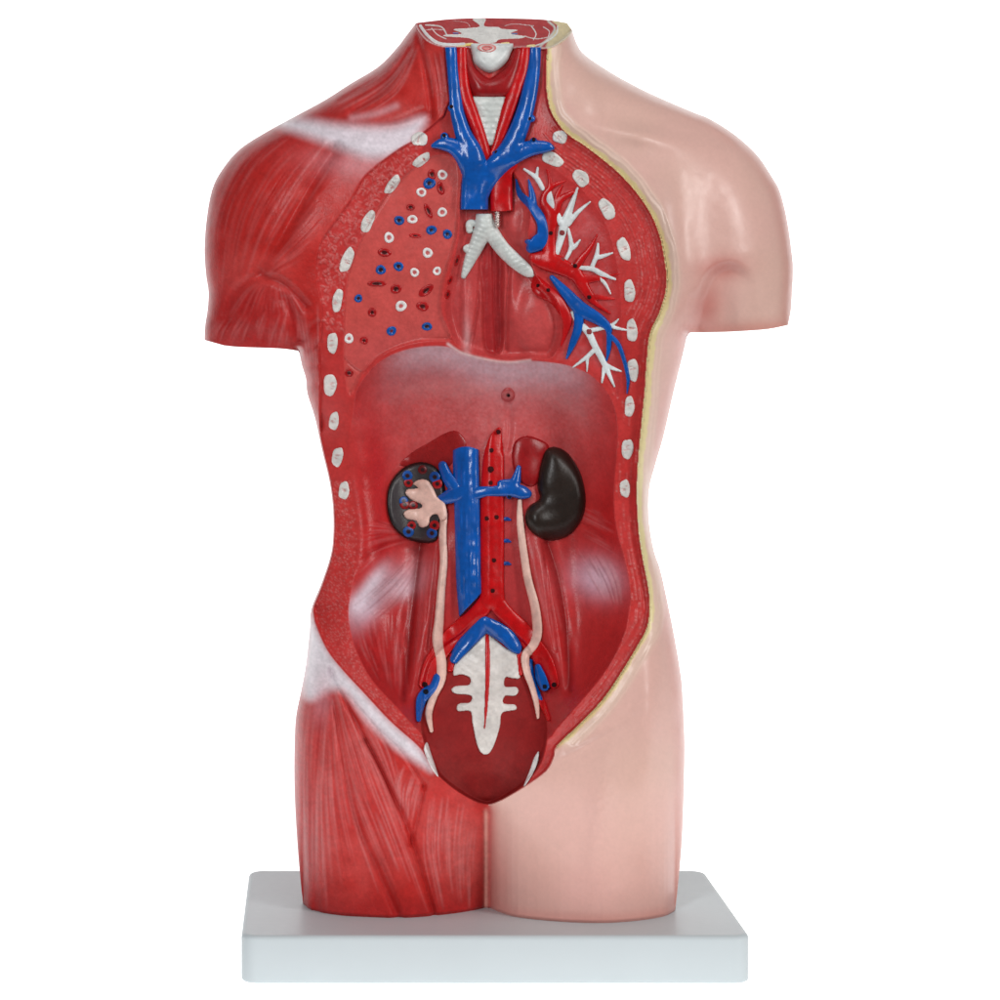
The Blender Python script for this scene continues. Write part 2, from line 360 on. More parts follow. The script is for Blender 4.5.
# white tendons, airbrushed
SH = spline([(278,124),(300,119),(340,125),(390,127),(424,118),(414,140),(396,153),(372,158),(345,150),(325,142)], True, 5)
paint((208, 150, 156), airbrush(352, 164, 46, 16, 0.1)*0.5)
paint((228, 220, 228), sm(9, -8, sdf(SH, X, Y))*0.92)
paint((214, 165, 170), np.exp(-(pdist(spline([(352,118),(375,114),(396,106)]), X, Y)/4)**2)*0.55)
ING = spline([(309,618),(318,632),(332,656),(364,693),(392,723),(418,746),(432,770),(420,764),(396,748),(368,722),(346,694),(330,690),(312,700),(303,690),(306,650)], True, 5)
paint((230, 224, 230), sm(7, -7, sdf(ING, X, Y))*0.93)
paint((205, 150, 158), airbrush(322, 700, 10, 26, 0.1)*0.5)
muscle_fib = (1-sm(-1, 1, X-488))
paint((226, 165, 165), np.clip(FL*0.85, 0, 1)); paint((150, 20, 22), np.clip(FDk*0.35, 0, 1))
paint((206, 104, 100), np.exp(-((X-462)/26)**2)*sm(800, 830, Y)*sm(915, 860, Y)*0.45); paint((222, 166, 152), np.exp(-((X-486)/2.2)**2)*sm(805, 815, Y)*0.7)
# skin half
skin_line = [(572,29),(560,44),(551,58),(552,96),(556,112),(575,130)]
sx = np.where(Y > 805, sm(486, 494, X), np.where(Y > 100, sm(-0.6, 0.6, sdO)*(X > 488), sm(0.0, 1.5, X-np.interp(Y, [20, 29, 44, 50, 75, 100], [574, 572, 560, 549, 547, 549]))))
skin = np.array(sx)
skc = np.ones_like(X)
base_skin = lin((219, 177, 166))
sk = np.ones(X.shape+(3,))*base_skin
def skmix(c, m): sk[...] = sk*(1-m[..., None])+lin(c)*m[..., None]
skmix((220, 164, 152), np.clip(0.3+0.6*n1, 0, 1)*0.35)
skmix((208, 172, 152), np.clip(0.2-0.9*n1, 0, 1)*0.4)
skmix((190, 100, 90), airbrush(722, 267, 25, 12, -0.05)*0.68); skmix((188, 98, 90), airbrush(706, 308, 17, 30, 0.2)*0.68)  # armpit blush, with the shade of the fold mixed into the colour
skmix((200, 112, 104), airbrush(690, 350, 12, 26)*0.45)
skmix((200, 118, 106), sm(16, 0, -sd_out)*0.55*sm(90, 200, Y))  # falloff of light painted into the skin, darker near the outline
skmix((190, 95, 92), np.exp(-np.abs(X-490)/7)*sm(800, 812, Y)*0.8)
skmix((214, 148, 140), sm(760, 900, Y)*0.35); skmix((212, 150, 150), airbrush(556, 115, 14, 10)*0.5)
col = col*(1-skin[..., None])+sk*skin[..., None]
# rim of skin: cream bevel, then the yellow fat
fatside = (X > 488)*sm(753, 740, Y)
paint((226, 198, 180), sm(18, 9, fat_d)*(sdO > 0)*fatside*0.75)
paint((204, 164, 152), sm(1.6, 0, np.abs(fat_d-10.5+n2*2))*(sdO > 0)*fatside*0.22); paint((206, 164, 152), sm(1.8, 0, np.abs(fat_d-14.5+n2*2))*(sdO > 0)*fatside*0.25)
wob = 1.2*n2+1.5*n3
fw = np.interp(Y, [40, 130, 260, 330, 480, 620, 750], [4.0, 3.8, 4.2, 6.0, 5.0, 3.0, 2.4])
paint((224, 208, 156), sm(0.8, -0.8, fat_d-fw-0.6+wob*1.2)*(sdO > -0.2)*fatside)
# inside
rim = sm(0.7, -0.7, sdO+0.0)*np.where((X > 488) & (Y < 748), sm(-0.2, 0.8, fat_d+wob*0.5-0.4), 1.0)
paint((190, 54, 52), rim*np.ones_like(X))
paint((198, 70, 70), rim*np.clip(0.2+0.9*n1+0.7*n2, 0, 1)*0.5)
paint((216, 150, 146), np.clip(RL*0.8, 0, 1)*rim)
paint((202, 86, 80), sm(1, -1, sdLR)*0.85); paint((196, 84, 84), sm(1, -1, sdLR)*np.clip(0.5*n1+0.15+airbrush(400, 350, 50, 20), 0, 1)*0.6)
paint((180, 50, 52), sm(6, -10, sdLL)*0.6); paint((196, 96, 98), sm(0, -14, sdLL)*np.clip(0.35+0.8*n1+0.8*n2+0.9*n3, 0, 1)*0.6)
paint((186, 68, 68), sm(1, -1.5, sdM)*0.9); paint((160, 34, 38), sm(0, -4, sdS)*0.8); paint((196, 92, 92), airbrush(466, 318, 6, 42)*0.6)
paint((214, 170, 172), airbrush(467, 340, 4, 22)*0.55)
paint((206, 90, 88), (airbrush(535, 322, 20, 32, 0, 2)+airbrush(522, 224, 16, 19, 0, 2))*0.35*sm(0, -3, sdM))
paint((205, 80, 78), np.exp(-(sdLR/1.0)**2)*0.4*inO)
cav = sm(0.8, -0.8, sdCav)*(1-flank)+sm(3, -14, sdCav)*flank
paint((188, 48, 48), cav)
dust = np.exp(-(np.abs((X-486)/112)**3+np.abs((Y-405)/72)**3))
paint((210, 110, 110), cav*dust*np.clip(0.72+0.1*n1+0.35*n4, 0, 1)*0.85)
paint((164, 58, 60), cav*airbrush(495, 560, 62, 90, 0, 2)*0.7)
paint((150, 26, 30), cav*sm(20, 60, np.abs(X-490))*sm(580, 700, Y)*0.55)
topd = np.interp(X, [345, 366, 398, 422, 447, 486, 508, 530, 560, 594, 617], [400, 374, 352, 346, 347, 360, 363, 361, 364, 378, 420])
grn = np.clip(0.88+0.3*n4, 0, 1)
paint((190, 118, 122), cav*np.exp(-((Y-topd-14)/34)**2)*sm(352, 410, X)*sm(618, 570, X)*0.7*grn)
paint((220, 192, 202), cav*np.exp(-((Y-topd-5)/17)**2)*sm(372, 430, X)*sm(604, 550, X)*0.85*grn)
paint((222, 200, 200), np.exp(-(pdist(spline([(448,344),(462,353),(486,359.5),(508,362.5),(530,360.5)]), X, Y)/1.5)**2)*0.7)
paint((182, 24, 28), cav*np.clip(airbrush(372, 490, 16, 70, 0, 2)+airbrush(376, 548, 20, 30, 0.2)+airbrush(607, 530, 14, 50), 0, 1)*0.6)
paint((208, 186, 200), cav*np.clip(airbrush(368, 606, 26, 13, -0.95)+0.8*airbrush(398, 582, 22, 14, -0.4), 0, 1)*0.85)
paint((222, 190, 208), cav*airbrush(597, 578, 24, 19, 0.3)*0.85); paint((234, 222, 234), cav*np.clip(airbrush(358, 604, 14, 9, -0.9)+0.9*airbrush(374, 582, 20, 7, -0.95)+0.5*airbrush(404, 590, 12, 8, -0.5), 0, 1)*0.85)
paint((214, 160, 165), cav*airbrush(415, 568, 14, 20)*0.3)
paint((222, 170, 172), cav*np.clip(FL*0.9, 0, 1)); paint((134, 16, 20), cav*np.clip(FDk*0.45, 0, 1))
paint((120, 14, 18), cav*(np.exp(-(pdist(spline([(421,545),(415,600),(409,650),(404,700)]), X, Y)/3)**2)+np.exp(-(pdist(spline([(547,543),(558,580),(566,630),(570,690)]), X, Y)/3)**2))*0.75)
paint((196, 110, 110), cav*airbrush(496, 420, 6, 22)*0.4)
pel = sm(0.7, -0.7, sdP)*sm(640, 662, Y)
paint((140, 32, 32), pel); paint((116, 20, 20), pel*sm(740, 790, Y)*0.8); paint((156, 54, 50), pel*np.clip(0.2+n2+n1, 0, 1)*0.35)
# neck section
nk = sm(0.5, -0.5, sdN)
paint((176, 40, 44), nk); paint((190, 74, 72), nk*np.clip(n3*1.6, 0, 1)*0.4)
fs = spline([(546,48),(551,36),(558,27),(552,21),(566,22),(573,30),(561,43)], True, 4)
paint((220, 205, 162), sm(0.6, -0.6, sdf(fs, X, Y))*0.95); paint((206, 205, 196), sm(0.8, -0.4, np.abs(sdf(spline([(540,48),(549,38),(555,28),(548,20),(566,20),(578,30),(562,46)], True, 4), X, Y))-0.8)*nk)
paint((214, 196, 196), np.exp(-(sdN/0.9)**2)*0.35*(Y < 60))

gr = value_noise(X, Y, 1.7, 61)*0.16+value_noise(X, Y, 3.1, 62)*0.12
col *= (1+gr*(1-0.75*skin)*(1-0.2*cav))[..., None]
rat = col[..., 0]/np.maximum(col[..., 1], 1e-4); sw = sm(2.5, 8, rat)[..., None]
col[..., 1:] *= 1-0.08*sw
# ------------------------------------------------------------------ materials
def material(name, color=None, rough=0.36, spec=0.45, bump_s=0.12, bump_scale=900, var=0.08, coat=0.0, metallic=0.0, varscale=120):
    m = bpy.data.materials.new(name); m.use_nodes = True; nt = m.node_tree; N = nt.nodes; L = nt.links
    b = N['Principled BSDF']; b.inputs['Roughness'].default_value = rough; b.inputs['Specular IOR Level'].default_value = spec
    b.inputs['Metallic'].default_value = metallic; b.inputs['Coat Weight'].default_value = coat; b.inputs['Coat Roughness'].default_value = 0.2
    tc = N.new('ShaderNodeTexCoord'); no = N.new('ShaderNodeTexNoise'); no.inputs['Scale'].default_value = varscale; no.inputs['Detail'].default_value = 5
    L.new(tc.outputs['Object'], no.inputs['Vector'])
    mr = N.new('ShaderNodeMapRange'); mr.inputs['To Min'].default_value = 1-var; mr.inputs['To Max'].default_value = 1+var
    mr.inputs['From Min'].default_value = 0.3; mr.inputs['From Max'].default_value = 0.7
    L.new(no.outputs['Fac'], mr.inputs['Value'])
    mul = N.new('ShaderNodeVectorMath'); mul.operation = 'SCALE'
    if color is None:
        at = N.new('ShaderNodeAttribute'); at.attribute_name = 'paint'; L.new(at.outputs['Color'], mul.inputs[0])
    else:
        mul.inputs[0].default_value = tuple(lin(color))
    L.new(mr.outputs[0], mul.inputs['Scale']); L.new(mul.outputs[0], b.inputs['Base Color'])
    rr = N.new('ShaderNodeMapRange'); rr.inputs['To Min'].default_value = max(rough-0.07, 0.05); rr.inputs['To Max'].default_value = rough+0.09
    n2_ = N.new('ShaderNodeTexNoise'); n2_.inputs['Scale'].default_value = 260; n2_.inputs['Detail'].default_value = 3
    L.new(tc.outputs['Object'], n2_.inputs['Vector']); L.new(n2_.outputs['Fac'], rr.inputs['Value']); L.new(rr.outputs[0], b.inputs['Roughness'])
    if bump_s:
        n3_ = N.new('ShaderNodeTexNoise'); n3_.inputs['Scale'].default_value = bump_scale; n3_.inputs['Detail'].default_value = 2
        bp = N.new('ShaderNodeBump'); bp.inputs['Strength'].default_value = bump_s; bp.inputs['Distance'].default_value = 0.0006
        L.new(tc.outputs['Object'], n3_.inputs['Vector']); L.new(n3_.outputs['Fac'], bp.inputs['Height']); L.new(bp.outputs[0], b.inputs['Normal'])
    return m
MAT = dict(
    muscle=material('painted_muscle', None, 0.32, 0.2, 0.25, 800, 0.08),
    skin=material('painted_skin', None, 0.31, 0.5, 0.08, 500, 0.01),
    organ=material('painted_organ', None, 0.3, 0.3, 0.2, 900, 0.08),
    vessel=material('gloss_vessel', None, 0.20, 0.55, 0.12, 420, 0.07),
    flat=material('painted_section', None, 0.5, 0.12, 0.15, 900, 0.1),
    black=material('kidney_black', None, 0.33, 0.36, 0.15, 700, 0.1),
    matte=material('dark_hole', None, 0.7, 0.15, 0.0, 420, 0.1),
    part=material('painted_detail', None, 0.28, 0.36, 0.10, 700, 0.07),
    base=material('white_plastic_base', (187, 195, 198), 0.36, 0.12, 0.02, 300, 0.012, varscale=30),
    steel=material('screw_steel', (215, 202, 196), 0.32, 0.5, 0.0, 300, 0.05, metallic=1.0),
    floor=material('white_sweep', (240, 240, 240), 0.9, 0.0, 0.0, 300, 0.003),
)
_b = MAT['floor'].node_tree.nodes['Principled BSDF']; _b.inputs['Emission Color'].default_value = (1, 1, 1, 1); _b.inputs['Emission Strength'].default_value = 0.9   # glow added so floor and backdrop come out pure white

# ------------------------------------------------------------------ objects
col_main = bpy.context.scene.collection
def empty(name, label, cat):
    o = bpy.data.objects.new(name, None); col_main.objects.link(o); o['label'] = label; o['category'] = cat; o.empty_display_size = 0.05; return o
ROOT = empty('anatomical_torso', 'human torso anatomy model, half red muscle and half pink skin, opened front, on white base', 'anatomical model')
def mesh_obj(name, V, F, parent, mat, colors=None, normals=None, label=None, smooth=True, group=None):
    me = bpy.data.meshes.new(name)
    V = np.asarray(V, np.float32)
    if isinstance(F, np.ndarray):
        n = len(F); me.vertices.add(len(V)); me.vertices.foreach_set('co', V.ravel())
        me.loops.add(n*4); me.loops.foreach_set('vertex_index', F.astype(np.int32).ravel())
        me.polygons.add(n); me.polygons.foreach_set('loop_start', np.arange(0, n*4, 4, dtype=np.int32))
        me.update(calc_edges=True)
    else:
        me.from_pydata([tuple(v) for v in V.tolist()], [], F); me.update()
    if smooth: me.polygons.foreach_set('use_smooth', np.ones(len(me.polygons), bool))
    if colors is not None:
        a = me.color_attributes.new('paint', 'FLOAT_COLOR', 'POINT')
        a.data.foreach_set('color', np.c_[colors, np.ones(len(V))].astype(np.float32).ravel())
    if normals is not None: me.normals_split_custom_set_from_vertices(normals.tolist())
    me.materials.append(mat)
    o = bpy.data.objects.new(name, me); col_main.objects.link(o); o.parent = parent
    if label: o['label'] = label
    return o

def grid_surface(X, Y, sd):
    """vertices of a regular grid inside sd<0, with the first ring outside pulled onto the outline"""
    ins = sd <= 0
    near = np.zeros_like(ins); P = np.pad(ins, 1)
    for a in (0, 1, 2):
        for b in (0, 1, 2): near |= P[a:a+ins.shape[0], b:b+ins.shape[1]]
    ringm = near & ~ins
    gyy, gxx = np.gradient(sd, Y[1, 0]-Y[0, 0], X[0, 1]-X[0, 0]); g = np.hypot(gxx, gyy)+1e-9
    XX = np.where(ringm, X-sd*gxx/g, X); YY = np.where(ringm, Y-sd*gyy/g, Y)
    cell = near[:-1, :-1] & near[1:, :-1] & near[:-1, 1:] & near[1:, 1:]
    cnt = ins[:-1, :-1].astype(int)+ins[1:, :-1]+ins[:-1, 1:]+ins[1:, 1:]
    cell &= cnt > 0
    return XX, YY, ringm, cell
XX, YY, ring, cell = grid_surface(X, Y, sd_out)
depth = mid(XX) - D
PXw, PYw, PZw = unproj(XX, YY, depth)
Pw = np.stack([PXw, PYw, PZw], -1)
du = np.gradient(Pw, axis=1); dv = np.gradient(Pw, axis=0)
Nw = np.cross(du, dv); Nw /= np.linalg.norm(Nw, axis=-1, keepdims=True)+1e-12
if Nw[400, 300, 1] > 0: Nw = -Nw
idx = np.arange(X.size).reshape(X.shape)
quads = np.stack([idx[:-1, :-1], idx[1:, :-1], idx[1:, 1:], idx[:-1, 1:]], -1)
cen = lambda A: 0.25*(A[:-1, :-1]+A[1:, :-1]+A[:-1, 1:]+A[1:, 1:])
cX, cY = cen(X), cen(Y)
lab = np.full(cX.shape, 'muscle_half', dtype=object)
lab[cen(skin) > 0.5] = 'skin_half'
lab[(cen(fat_d) < 13) & (cX > 488) & (cY < 748) & (cen(sdO) > 0)] = 'fat_rim'
lab[cen(sdO) < 0] = 'chest_wall_cut'
lab[(cen(sdO) < 0) & (cY < 150) & (cX > 440) & (cX < 556)] = 'neck_interior'
lab[cen(sdLR) < 0] = 'lung_section'; lab[cen(sdLL) < 0] = 'lung_bed'
lab[cen(sdM) < 0] = 'mediastinum'
lab[cen(sdCav) < 0] = 'abdominal_cavity'
lab[(cen(sdCav) < 0) & (cY < 432)] = 'diaphragm'
lab[(cen(sdP) < 0) & (cen(Y) > 640)] = 'pelvic_section'
lab[cen(sdN) < 0] = 'neck_section'
LB = {'muscle_half': 'red muscle half with white tendons', 'skin_half': 'smooth pale pink skin half', 'fat_rim': 'cream and yellow fat edge of the skin',
      'lung_section': 'flat cut lung dotted with vessel openings', 'lung_bed': 'lung face with branching vessels', 'neck_section': 'flat top cut of the neck'}
for nmn in ['muscle_half', 'skin_half', 'fat_rim', 'chest_wall_cut', 'neck_interior', 'lung_section', 'lung_bed', 'mediastinum', 'abdominal_cavity', 'diaphragm', 'pelvic_section', 'neck_section']:
    q = quads[cell & (lab == nmn)]
    if not len(q): continue
    u, inv = np.unique(q.ravel(), return_inverse=True)
    m = MAT['flat'] if nmn in ('neck_section', 'pelvic_section') else MAT['skin'] if nmn in ('skin_half', 'fat_rim') else MAT['muscle'] if nmn in ('muscle_half', 'chest_wall_cut') else MAT['organ']
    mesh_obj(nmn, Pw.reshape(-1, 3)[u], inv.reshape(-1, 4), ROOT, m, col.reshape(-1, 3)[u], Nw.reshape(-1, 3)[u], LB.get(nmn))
# back of the torso: coarser grid on the same outline, plus the cut faces that close the arms
st = int(round(3/S)); Xb, Yb = X[::st, ::st], Y[::st, ::st]
Bx, By, rb, cb = grid_surface(Xb, Yb, sd_out[::st, ::st])
Db = np.minimum(-0.88*DB[::st, ::st], D[::st, ::st]-4.0); yb = mid(Bx)-Db
bx_, by_, bz_ = unproj(Bx, By, yb, mid(Bx)); Pb = np.stack([bx_, by_, bz_], -1)
ib = np.arange(Xb.size).reshape(Xb.shape)
qb = np.stack([ib[:-1, :-1], ib[:-1, 1:], ib[1:, 1:], ib[1:, :-1]], -1)[cb]
u, inv = np.unique(qb.ravel(), return_inverse=True)
backcol = np.where((Xb > 488)[..., None], lin((224, 186, 176)), lin((186, 46, 46)))
V = [Pb.reshape(-1, 3)[u]]; Fq = [inv.reshape(-1, 4)]; Cc = [backcol.reshape(-1, 3)[u]]; off = len(u)
# boundary edges of the front
qf = quads[cell]; e = np.vstack([qf[:, [0, 1]], qf[:, [1, 2]], qf[:, [2, 3]], qf[:, [3, 0]]]); es = np.sort(e, 1)
key = es[:, 0].astype(np.int64)*X.size+es[:, 1]; uu, fi, ct = np.unique(key, return_index=True, return_counts=True)
be = e[fi[ct == 1]]
Pf = Pw.reshape(-1, 3); Dfl = DB.ravel(); XXf, YYf = XX.ravel(), YY.ravel()
bk = np.stack(unproj(XXf, YYf, mid(XXf)-np.minimum(-0.88*Dfl, D.ravel()-4.0), mid(XXf)), -1)
keep = (np.abs(Pf[be[:, 0], 1]-bk[be[:, 0], 1]) > 0.001)
be = be[keep]
V += [Pf[be[:, 0]], Pf[be[:, 1]], bk[be[:, 1]], bk[be[:, 0]]]; n = len(be); k = np.arange(n)
Fq.append(np.stack([off+k, off+n+k, off+2*n+k, off+3*n+k], -1))
capc = np.where((XXf[be[:, 0]] > 488)[:, None], lin((214, 160, 150)), lin((176, 40, 42)))
Cc += [capc]*4
mesh_obj('back', np.vstack(V), np.vstack(Fq), ROOT, MAT['skin'], np.vstack(Cc))

# ------------------------------------------------------------------ raised parts
def sample(F, x, y): return upsample(F, X0g, Y0g, S, x, y)
def relief(name, parent, bbox, fn, color, mat='part', step=0.7, sink=1.6, lift=0.0, base='raw', label=None, colfn=None, hblur=0.0):
    """fn(X,Y) -> (sd, height). A raised patch moulded on the body surface."""
    x0, y0, x1, y1 = bbox; g1 = np.arange(x0-2, x1+2+step, step); g2 = np.arange(y0-2, y1+2+step, step)
    A, B = np.meshgrid(g1, g2); sd, h = fn(A, B)
    ax, ay, rg, cl = grid_surface(A, B, sd)
    bd = sample(D if base == 'raw' else Dsm, ax, ay)
    if base == 'max': bd = np.maximum(bd, sample(D, ax, ay))
    if hblur: h = blur(np.where(sd < 0, h, 0.0), hblur/step)*np.sqrt(np.clip(-sd/2.0, 0, 1))
    d = bd+lift+np.where(rg, -sink-lift*0.9, h)
    P = np.stack(unproj(ax, ay, mid(ax)-d), -1)
    i = np.arange(A.size).reshape(A.shape)
    q = np.stack([i[:-1, :-1], i[1:, :-1], i[1:, 1:], i[:-1, 1:]], -1)[cl]
    u, inv = np.unique(q.ravel(), return_inverse=True)
    if colfn is None: c = np.ones(A.shape+(3,))*lin(color)
    else: c = colfn(A, B, sd, h)
    c = c*(1+0.26*value_noise(A, B, 11, 21)+0.18*value_noise(A, B, 3.4, 22)+0.12*value_noise(A, B, 1.6, 23))[..., None]
    return mesh_obj(name, P.reshape(-1, 3)[u], inv.reshape(-1, 4), parent, MAT[mat], np.clip(c, 0, 1).reshape(-1, 3)[u], None, label)
def chains(lines, hs=0.8, flat=1.0, ridge=0.0, pw_=4.0):
    """branching vessel: list of [(x,y,r),...]"""
    sp = [spline(l, False, 6) for l in lines]
    allp = np.vstack(sp); R = allp[:, 2].max()
    bbox = (allp[:, 0].min()-R, allp[:, 1].min()-R, allp[:, 0].max()+R, allp[:, 1].max()+R)
    def fn(A, B):
        sd = np.full(A.shape, 1e6); acc = np.zeros(A.shape)
        for p in sp:
            hh = np.zeros(A.shape)
            for k in range(len(p)-1):
                ax, ay, ar = p[k]; bx, by, br = p[k+1]; ex, ey = bx-ax, by-ay; L = ex*ex+ey*ey+1e-9
                wx, wy = A-ax, B-ay; t = np.clip((wx*ex+wy*ey)/L, 0, 1); d = np.hypot(wx-ex*t, wy-ey*t); r = ar+(br-ar)*t
                sd = np.minimum(sd, d-r); q = np.clip(1-(d/r)**2, 0, 1)
                hh = np.maximum(hh, hs*r**flat*np.sqrt(q))
            acc += hh**pw_
        return sd, acc**(1/pw_)*(1+0.07*value_noise(A, B, 6, 51))+0.35*ridge*value_noise(A, B*0.12, 2.6, 52)*np.clip(-sd/2, 0, 1)
    return bbox, fn
def slab(poly, h, r, smooth=True, sub=5, dome=0.0):
    p = spline(poly, True, sub) if smooth else np.asarray(poly, float)
    bbox = (p[:, 0].min(), p[:, 1].min(), p[:, 0].max(), p[:, 1].max())
    def fn(A, B):
        sd = sd_exact(p, A, B); t = np.clip(-sd/r, 0, 1)
        return sd, h*np.sqrt(np.clip(1-(1-t)**2, 0, 1))
    return bbox, fn
def T(zx, zy, sc): return lambda pts: [((zx+p[0]*sc), (zy+p[1]*sc))+tuple(p[2:]) for p in pts]
z1_raw = T(380, 0, .24); z4_raw = T(310, 120, .2)
def z1(pts): return [p[:2]+tuple(v*.24 for v in p[2:]) for p in z1_raw(pts)]
def z4(pts): return [p[:2]+tuple(v*.2 for v in p[2:]) for p in z4_raw(pts)]
z5 = T(490, 120, .2); z7 = T(490, 240, .2); z8 = T(360, 400, .26); z9 = T(380, 590, .22)
WHITE = (222, 220, 216); BLUE = (0, 82, 168); RED = (190, 6, 12); DRED = (150, 20, 26); BONE = (214, 208, 202); PINK = (226, 186, 172)
def cut(bf, fcut):
    b, f = bf
    def fn(A, B):
        sd, h = f(A, B); return np.maximum(sd, fcut(A, B)), h
    return b, fn
def vessel(name, lines, color, parent=ROOT, hs=0.8, flat=1.0, **k):
    clip = k.pop('clip', None); b, f = chains(lines, hs, flat, k.pop('ridge', 0.0))
    if clip: b, f = cut((b, f), clip)
    return relief(name, parent, b, f, color, **k)
def plate(name, poly, color, h=1.5, r=2.0, parent=ROOT, smooth=True, **k):
    clip = k.pop('clip', None); b, f = slab(poly, h, r, smooth)
    if clip: b, f = cut((b, f), clip)
    return relief(name, parent, b, f, color, **k)
def dot(parent, x, y, r=1.5, color=(52, 8, 10), lift=0.0, name='vessel_opening', **k):
    color = tuple(c*0.7 for c in color); r = r*0.9; k.setdefault('mat', 'matte')
    b, f = chains([[(x, y, r), (x+0.2, y+.2, r)]], 0.3); return relief(name, parent, b, f, color, step=0.5, sink=0.8, lift=lift, **k)

# ---- ribs, cut across
def rib(x, y, rx, ry, rot):
    c, s_ = math.cos(rot), math.sin(rot); R = max(rx, ry)
    mk = [(rng.uniform(-.35, .35)*rx, rng.uniform(-.45, .45)*ry, rng.uniform(.5, .9), rng.uniform(1, 2.6)) for _ in range(4)]
    ph = rng.random()*6
    def fn(A, B):
        u = (A-x)*c+(B-y)*s_; v = -(A-x)*s_+(B-y)*c
        an = np.arctan2(v/ry, u/rx); q = (np.abs(u/rx)**2.4+np.abs(v/ry)**2.4)**(1/2.4)*(1+0.04*np.sin(3*an+ph)+.03*np.sin(5*an))
        sd = (q-1)*min(rx, ry); t = np.clip(-sd/1.6, 0, 1); h = 1.5*np.sqrt(1-(1-t)**2)
        for (mx, my, a, b) in mk: h = h-0.7*np.exp(-((u-mx)/a)**2-((v-my)/b)**2)
        return sd, h
    def cf(A, B, sd, h):
        u = (A-x)*c+(B-y)*s_; v = -(A-x)*s_+(B-y)*c; o = np.ones(A.shape+(3,))*lin((216, 212, 207))
        for (mx, my, a, b) in mk:
            w_ = (0.55*np.exp(-((u-mx)/a)**2-((v-my)/b)**2))[..., None]; o = o*(1-w_)+lin((190, 90, 90))*w_
        return o
    relief('rib', ROOT, (x-R-1, y-R-1, x+R+1, y+R+1), fn, None, step=0.6, colfn=cf)
for r_ in [(419.5,139,8.3,7,0),(421.5,160,10,5,-.65),(392.5,184.5,11,5,-.95),(368,221.5,12,5.6,-1.15),(347,260,13,5.8,-1.2),(337.5,300.5,12,5,-1.4),(332.5,343,10.5,5.4,1.6),
           (330,385,11,6.6,1.6),(334,421,9.2,5,1.7),(337.5,457,9.8,5.6,1.75),(344,490.5,9,5.4,1.65),
           (560,137,7.5,6.5,.3),(552.5,159,11.5,6.5,.45),(581,178,9.5,7,.85),(607,209,11.5,6.6,1.05),(624,249,12,6,1.25),(629.5,291,11.5,5.6,1.5),(632,330.5,11.5,5.6,1.5),
           (633,370,11.5,5.6,1.5),(629.5,406.5,10.5,5,1.6),(627.5,449,10,6,1.65),(625,488.5,9,5.2,1.5)]: rib(*r_)

# ---- openings on the cut lung
def ringlet(name, x, y, rx, ry, rot, c1, c2, hole=0.45, parent=ROOT, **kw):
    if parent is ROOT and name != 'diaphragm_opening': rx *= rng.uniform(0.98, 1.1); ry *= rng.uniform(0.98, 1.1); hole *= rng.uniform(0.85, 1.2)
    c, s_ = math.cos(rot), math.sin(rot); R = max(rx, ry); ph = rng.random()*6
    def q_(A, B):
        u = (A-x)*c+(B-y)*s_; v = -(A-x)*s_+(B-y)*c; an = np.arctan2(v, u)
        return np.hypot(u/rx, v/ry)*(1+0.05*np.sin(2*an+ph)+0.03*np.sin(3*an+2*ph))
    def fn(A, B):
        q = q_(A, B); return (q-1)*min(rx, ry), 0.25+0.95*np.exp(-((q-0.70)/0.26)**2)
    def cf(A, B, sd, h):
        w_ = sm(hole+.12, hole-.12, q_(A, B))[..., None]; return lin(c1)*(1-w_)+lin(c2)*w_
    relief(name, parent, (x-R-1, y-R-1, x+R+1, y+R+1), fn, None, step=0.45, sink=0.8, colfn=cf, **kw)
WH = (228, 224, 222); LR = (196, 96, 96); BK = (52, 16, 18); RD = (168, 14, 18)
for x, y, r in [(662,274,5.0),(557,361,4.9),(661,461,4.8),(512,496,4.6),(395,588,4.9),(588,664,5.0),(523,762,4.6),(635,755,4.2),(455,930,5.6)]:
    ringlet('bronchus_opening', 310+x*.2, 120+y*.2, r, r*.98, 0, WH, LR, 0.42)
ringlet('bronchus_opening', 349, 338.5, 4.8, 4.6, 0, WH, LR, 0.42)
for x, y, r in [(597,316,6.2),(446,502,5.0),(607,550,5.4),(687,571,5.0),(354,749,5.0),(443,732,5.2),(242,892,4.2)]:
    ringlet('vein_opening', 310+x*.2, 120+y*.2, r, r*.9, 0, (0, 76, 156), BK, 0.42)
ringlet('vein_opening', 391.5, 331, 4.9, 4.6, 0, (0, 76, 156), (110, 40, 44), 0.36); ringlet('vein_opening', 427, 326.5, 5.2, 4.2, 0, (0, 76, 156), BK, 0.5)
for x, y, rx, ry, ro in [(610,272,4.0,5.2,0),(654,342,3.6,7,-.2),(503,436,4.2,3.6,.2),(592,455,3.2,8,-.45),(527,579,6.5,2.4,.1),(372,663,6.8,4,.1),(335,818,9,3,0),(430,845,5.2,5,0),
                        (580,853,8.5,4.2,-.7),(563,932,5.8,4.8,0),(311,962,4.6,4.6,0),(735,704,2.2,5.6,.3),(701,803,2.0,5,.4),(689,872,2.4,5,.2)]:
    ringlet('artery_opening', 310+x*.2, 120+y*.2, rx, ry, ro, RD, (70, 14, 16), 0.42)
for x, y in [(364,340.5),(349,373)]: ringlet('artery_opening', x, y, 4, 3.8, 0, RD, (80, 14, 16), 0.4)

